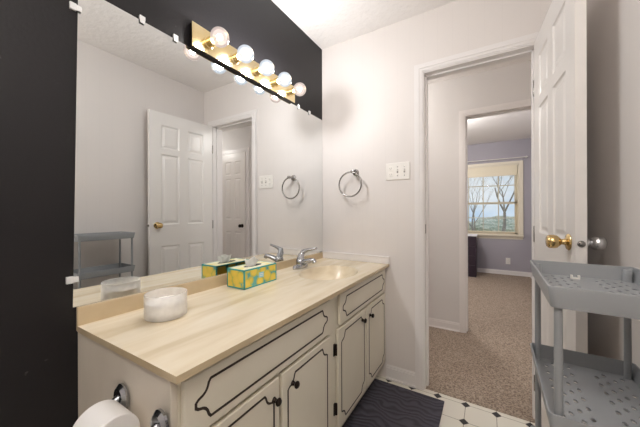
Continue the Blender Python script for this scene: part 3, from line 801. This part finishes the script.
# ------------------------------------------------------------------ towel ring, switch plate
tr = thing('towel_ring', 'chrome towel ring on the white wall beside the mirror', 'towel ring', (0.289, 0, 1.442))
bm = bmesh.new(); bm_lathe(bm, [(0.001, 0.0), (0.024, 0.0), (0.024, -0.006), (0.014, -0.012), (0.009, -0.03), (0.009, -0.055), (0.0125, -0.060), (0.0125, -0.070), (0.001, -0.074)], (0, 0, 0), 'Y', 24)
obj('mount', bm, M['nickel'], tr, smooth=True)
bm = bmesh.new(); RR = 0.0875
bm_tube(bm, [(-0.018 + RR * math.sin(a), -0.066, -0.091 + RR * math.cos(a)) for a in [2 * PI * i / 56 for i in range(56)]], 0.0055, 10, closed=True)
obj('ring', bm, M['nickel'], tr, smooth=True)

sw = thing('switch_plate', 'white triple switch plate with outlet and two toggles beside the door', 'switch plate', (0.597, 0, 1.427))
obj('plate', boxes((-0.081, 0.081, -0.007, 0, -0.058, 0.058)), M['white_plastic'], sw, bevel=0.003)
for z in (-0.021, 0.021):
    bm = bmesh.new(); bm_lathe(bm, [(0.001, -0.009), (0.0155, -0.009), (0.017, -0.007)], (-0.046, 0, z), 'Y', 18)
    s = obj('socket', bm, M['white_plastic'], sw)
    obj('slots', boxes((-0.053, -0.0505, -0.0098, -0.0091, z - 0.003, z + 0.006), (-0.0415, -0.039, -0.0098, -0.0091, z - 0.003, z + 0.006), (-0.048, -0.044, -0.0098, -0.0091, z - 0.010, z - 0.006)), M['grey_slot'], s)
for x in (0.0, 0.046):
    obj('toggle_slot', boxes((x - 0.005, x + 0.005, -0.0076, -0.007, -0.012, 0.012)), M['grey_slot'], sw)
    bm = bmesh.new(); bm_box(bm, x - 0.004, x + 0.004, -0.018, -0.0077, -0.001, 0.007)
    obj('toggle', bm, M['white_plastic'], sw, bevel=0.001)
    for z in (-0.03, 0.03):
        bm = bmesh.new(); bm_lathe(bm, [(0.001, -0.0085), (0.003, -0.008), (0.0035, -0.007)], (x, 0, z), 'Y', 10); obj('screw', bm, M['nickel'], sw)

# ------------------------------------------------------------------ toilet paper holder and roll on the end panel
tp = thing('toilet_paper_holder', 'chrome two-post toilet paper holder on the end panel of the vanity', 'toilet paper holder', (0.384, CY0 - 0.010, 0.664))
for x in (-0.090, 0.094):
    bm = bmesh.new(); bm_lathe(bm, [(0.001, 0.0), (0.029, 0.0), (0.0295, -0.006), (0.023, -0.014), (0.001, -0.015)], (x, 0, 0), 'Y', 28, sy=1.25)
    e = obj('escutcheon', bm, M['chrome'], tp, smooth=True)
    bm = bmesh.new(); bm_tube(bm, [(x, -0.005, 0.004), (x, -0.03, -0.004), (x, -0.062, -0.016), (x, -0.072, -0.018)], [0.012, 0.009, 0.010, 0.007], 12)
    obj('post', bm, M['chrome'], tp, smooth=True)
bm = bmesh.new(); bm_tube(bm, [(-0.082, -0.062, -0.016), (0.092, -0.062, -0.016)], 0.007, 12); obj('roller', bm, M['chrome'], tp, smooth=True)
tr_ = obj('toilet_paper_roll', bmesh.new(), M['paper'])
bpy.data.objects.remove(tr_)
bm = bmesh.new()
Ro, Ri = 0.053, 0.019
bm_lathe(bm, [(Ri, -0.047), (Ro - 0.002, -0.047), (Ro, -0.045), (Ro, 0.045), (Ro - 0.002, 0.047), (Ri, 0.047)], (0, 0, 0), 'X', 56)
for f in [f for f in bm.faces if len(f.verts) > 8]: bm.faces.remove(f)
R0 = [v for v in bm.verts if abs(math.hypot(v.co.y, v.co.z) - Ri) < 1e-4]
lo_ = [v for v in R0 if v.co.x < 0]; hi_ = [v for v in R0 if v.co.x > 0]
ka = lambda v: math.atan2(v.co.z, v.co.y)
lo_.sort(key=ka); hi_.sort(key=ka)
for i in range(len(lo_)): bm.faces.new((lo_[i], lo_[(i + 1) % len(lo_)], hi_[(i + 1) % len(hi_)], hi_[i]))
roll = obj('toilet_paper_roll', bm, M['paper'], smooth=True, loc=(0.352, CY0 - 0.072, 0.636))
tag(roll, 'white toilet paper roll hanging on the chrome holder', 'toilet paper')

# ------------------------------------------------------------------ slim grey cart
CXA, CXB, CYA, CYB = 1.224, 1.449, -1.155, -0.795
cw, cl_ = CXB - CXA, CYB - CYA
cart = thing('storage_cart', 'slim blue-grey plastic storage cart with perforated tray shelves by the right wall', 'cart', ((CXA + CXB) / 2, (CYA + CYB) / 2, 0), math.radians(-1.2))
def rrect(hx, hy, r, z, n=5):
    P = []
    for (cx, cy, a0) in ((hx - r, hy - r, 0), (-hx + r, hy - r, PI / 2), (-hx + r, -hy + r, PI), (hx - r, -hy + r, 1.5 * PI)):
        for k in range(n + 1):
            a = a0 + PI / 2 * k / n; P.append((cx + r * math.cos(a), cy + r * math.sin(a), z))
    return P
def tray(zr):
    hx, hy = cw / 2, cl_ / 2; bm = bmesh.new(); dep = 0.044
    loops = [rrect(hx - 0.006, hy - 0.006, 0.010, zr - dep), rrect(hx, hy, 0.010, zr - 0.003), rrect(hx - 0.001, hy - 0.001, 0.010, zr), rrect(hx - 0.004, hy - 0.004, 0.008, zr), rrect(hx - 0.009, hy - 0.009, 0.007, zr - dep + 0.005)]
    L = [[bm.verts.new(p) for p in l] for l in loops]
    for A, B in zip(L, L[1:]):
        for i in range(len(A)): bm.faces.new((A[i], A[(i + 1) % len(A)], B[(i + 1) % len(A)], B[i]))
    t = obj('tray_rim', bm, M['cart'], cart, smooth=True)
    # perforated floor
    bm = bmesh.new(); nx, ny = 12, 18
    x0, y0 = -hx + 0.007, -hy + 0.007; dx, dy = (2 * hx - 0.014) / nx, (2 * hy - 0.014) / ny
    zt, zb = zr - dep + 0.006, zr - dep + 0.002
    for i in range(nx):
        for j in range(ny):
            cx, cy = x0 + (i + .5) * dx, y0 + (j + .5) * dy
            hole = i in (1, 2, 3, 4, 7, 8, 9, 10) and 1 <= j < ny - 1 and (i + j) % 2 == 0
            sq = [(cx - dx / 2, cy - dy / 2), (cx, cy - dy / 2), (cx + dx / 2, cy - dy / 2), (cx + dx / 2, cy), (cx + dx / 2, cy + dy / 2), (cx, cy + dy / 2), (cx - dx / 2, cy + dy / 2), (cx - dx / 2, cy)]
            if not hole:
                for z in (zt, zb): bm.faces.new([bm.verts.new((a, b, z)) for a, b in (sq[0], sq[2], sq[4], sq[6])])
                continue
            el = [(cx + 0.0048 * math.cos(a), cy + 0.0078 * math.sin(a)) for a in [PI * 1.25 + PI / 4 * k for k in range(8)]]
            T_ = [bm.verts.new((a, b, zt)) for a, b in sq]; E1 = [bm.verts.new((a, b, zt)) for a, b in el]; E2 = [bm.verts.new((a, b, zb)) for a, b in el]; B_ = [bm.verts.new((a, b, zb)) for a, b in sq]
            for k in range(8):
                q = (k + 1) % 8
                bm.faces.new((T_[k], T_[q], E1[q], E1[k])); bm.faces.new((E1[k], E1[q], E2[q], E2[k])); bm.faces.new((E2[k], E2[q], B_[q], B_[k]))
    obj('tray_floor', bm, M['cart'], cart)
trays = (1.000, 0.743, 0.486, 0.229)
for z in trays: tray(z)
px_, py_ = cw / 2 - 0.0185, cl_ / 2 - 0.0185
for sx in (-1, 1):
    for sy in (-1, 1):
        bm = bmesh.new()
        for za, zb in zip(trays[1:], trays):
            bm_lathe(bm, [(0.0008, za - 0.038), (0.0078, za - 0.038), (0.0070, zb - 0.0445), (0.0008, zb - 0.0445)], (sx * px_, sy * py_, 0), 'Z', 12)
        obj('post', bm, M['cart'], cart, smooth=True)
        bm = bmesh.new(); bm_lathe(bm, [(0.001, 0.962), (0.0100, 0.962), (0.0090, 0.991), (0.008, 0.9935), (0.001, 0.9935)], (sx * px_, sy * py_, 0), 'Z', 16)
        obj('post_cap', bm, M['cart'], cart, smooth=True)
        bm = bmesh.new(); bm_lathe(bm, [(0.001, -0.009), (0.018, -0.009), (0.020, -0.006), (0.020, 0.006), (0.018, 0.009), (0.001, 0.009)], (sx * px_, sy * py_, 0.020), 'X', 18)
        w = obj('wheel', bm, M['dark_slot'], cart, smooth=True)
        obj('wheel_fork', boxes((sx * px_ - 0.013, sx * px_ - 0.010, sy * py_ - 0.009, sy * py_ + 0.009, 0.014, 0.187), (sx * px_ + 0.010, sx * px_ + 0.013, sy * py_ - 0.009, sy * py_ + 0.009, 0.014, 0.187)), M['cart'], w)

# ------------------------------------------------------------------ rug
bm = bmesh.new(); bm_box(bm, 0.452, 0.892, -0.94, -0.066, 0.001, 0.011)
rg = obj('bath_rug', bm, M['rug'], bevel=0.004); tag(rg, 'slate grey wavy-textured bath rug on the tile floor in front of the vanity', 'rug')

# small white clip lying in the top tray
cp = boxes((-0.010, 0.010, -0.004, 0.004, 0, 0.004), (-0.010, -0.005, -0.004, 0.004, 0.004, 0.011), (0.005, 0.010, -0.004, 0.004, 0.004, 0.011))
cp = obj('plastic_clip', cp, M['white_plastic'], bevel=0.001, loc=(1.324, -0.845, 0.9623))
tag(cp, 'small white plastic clip lying in the top tray of the grey cart', 'clip')
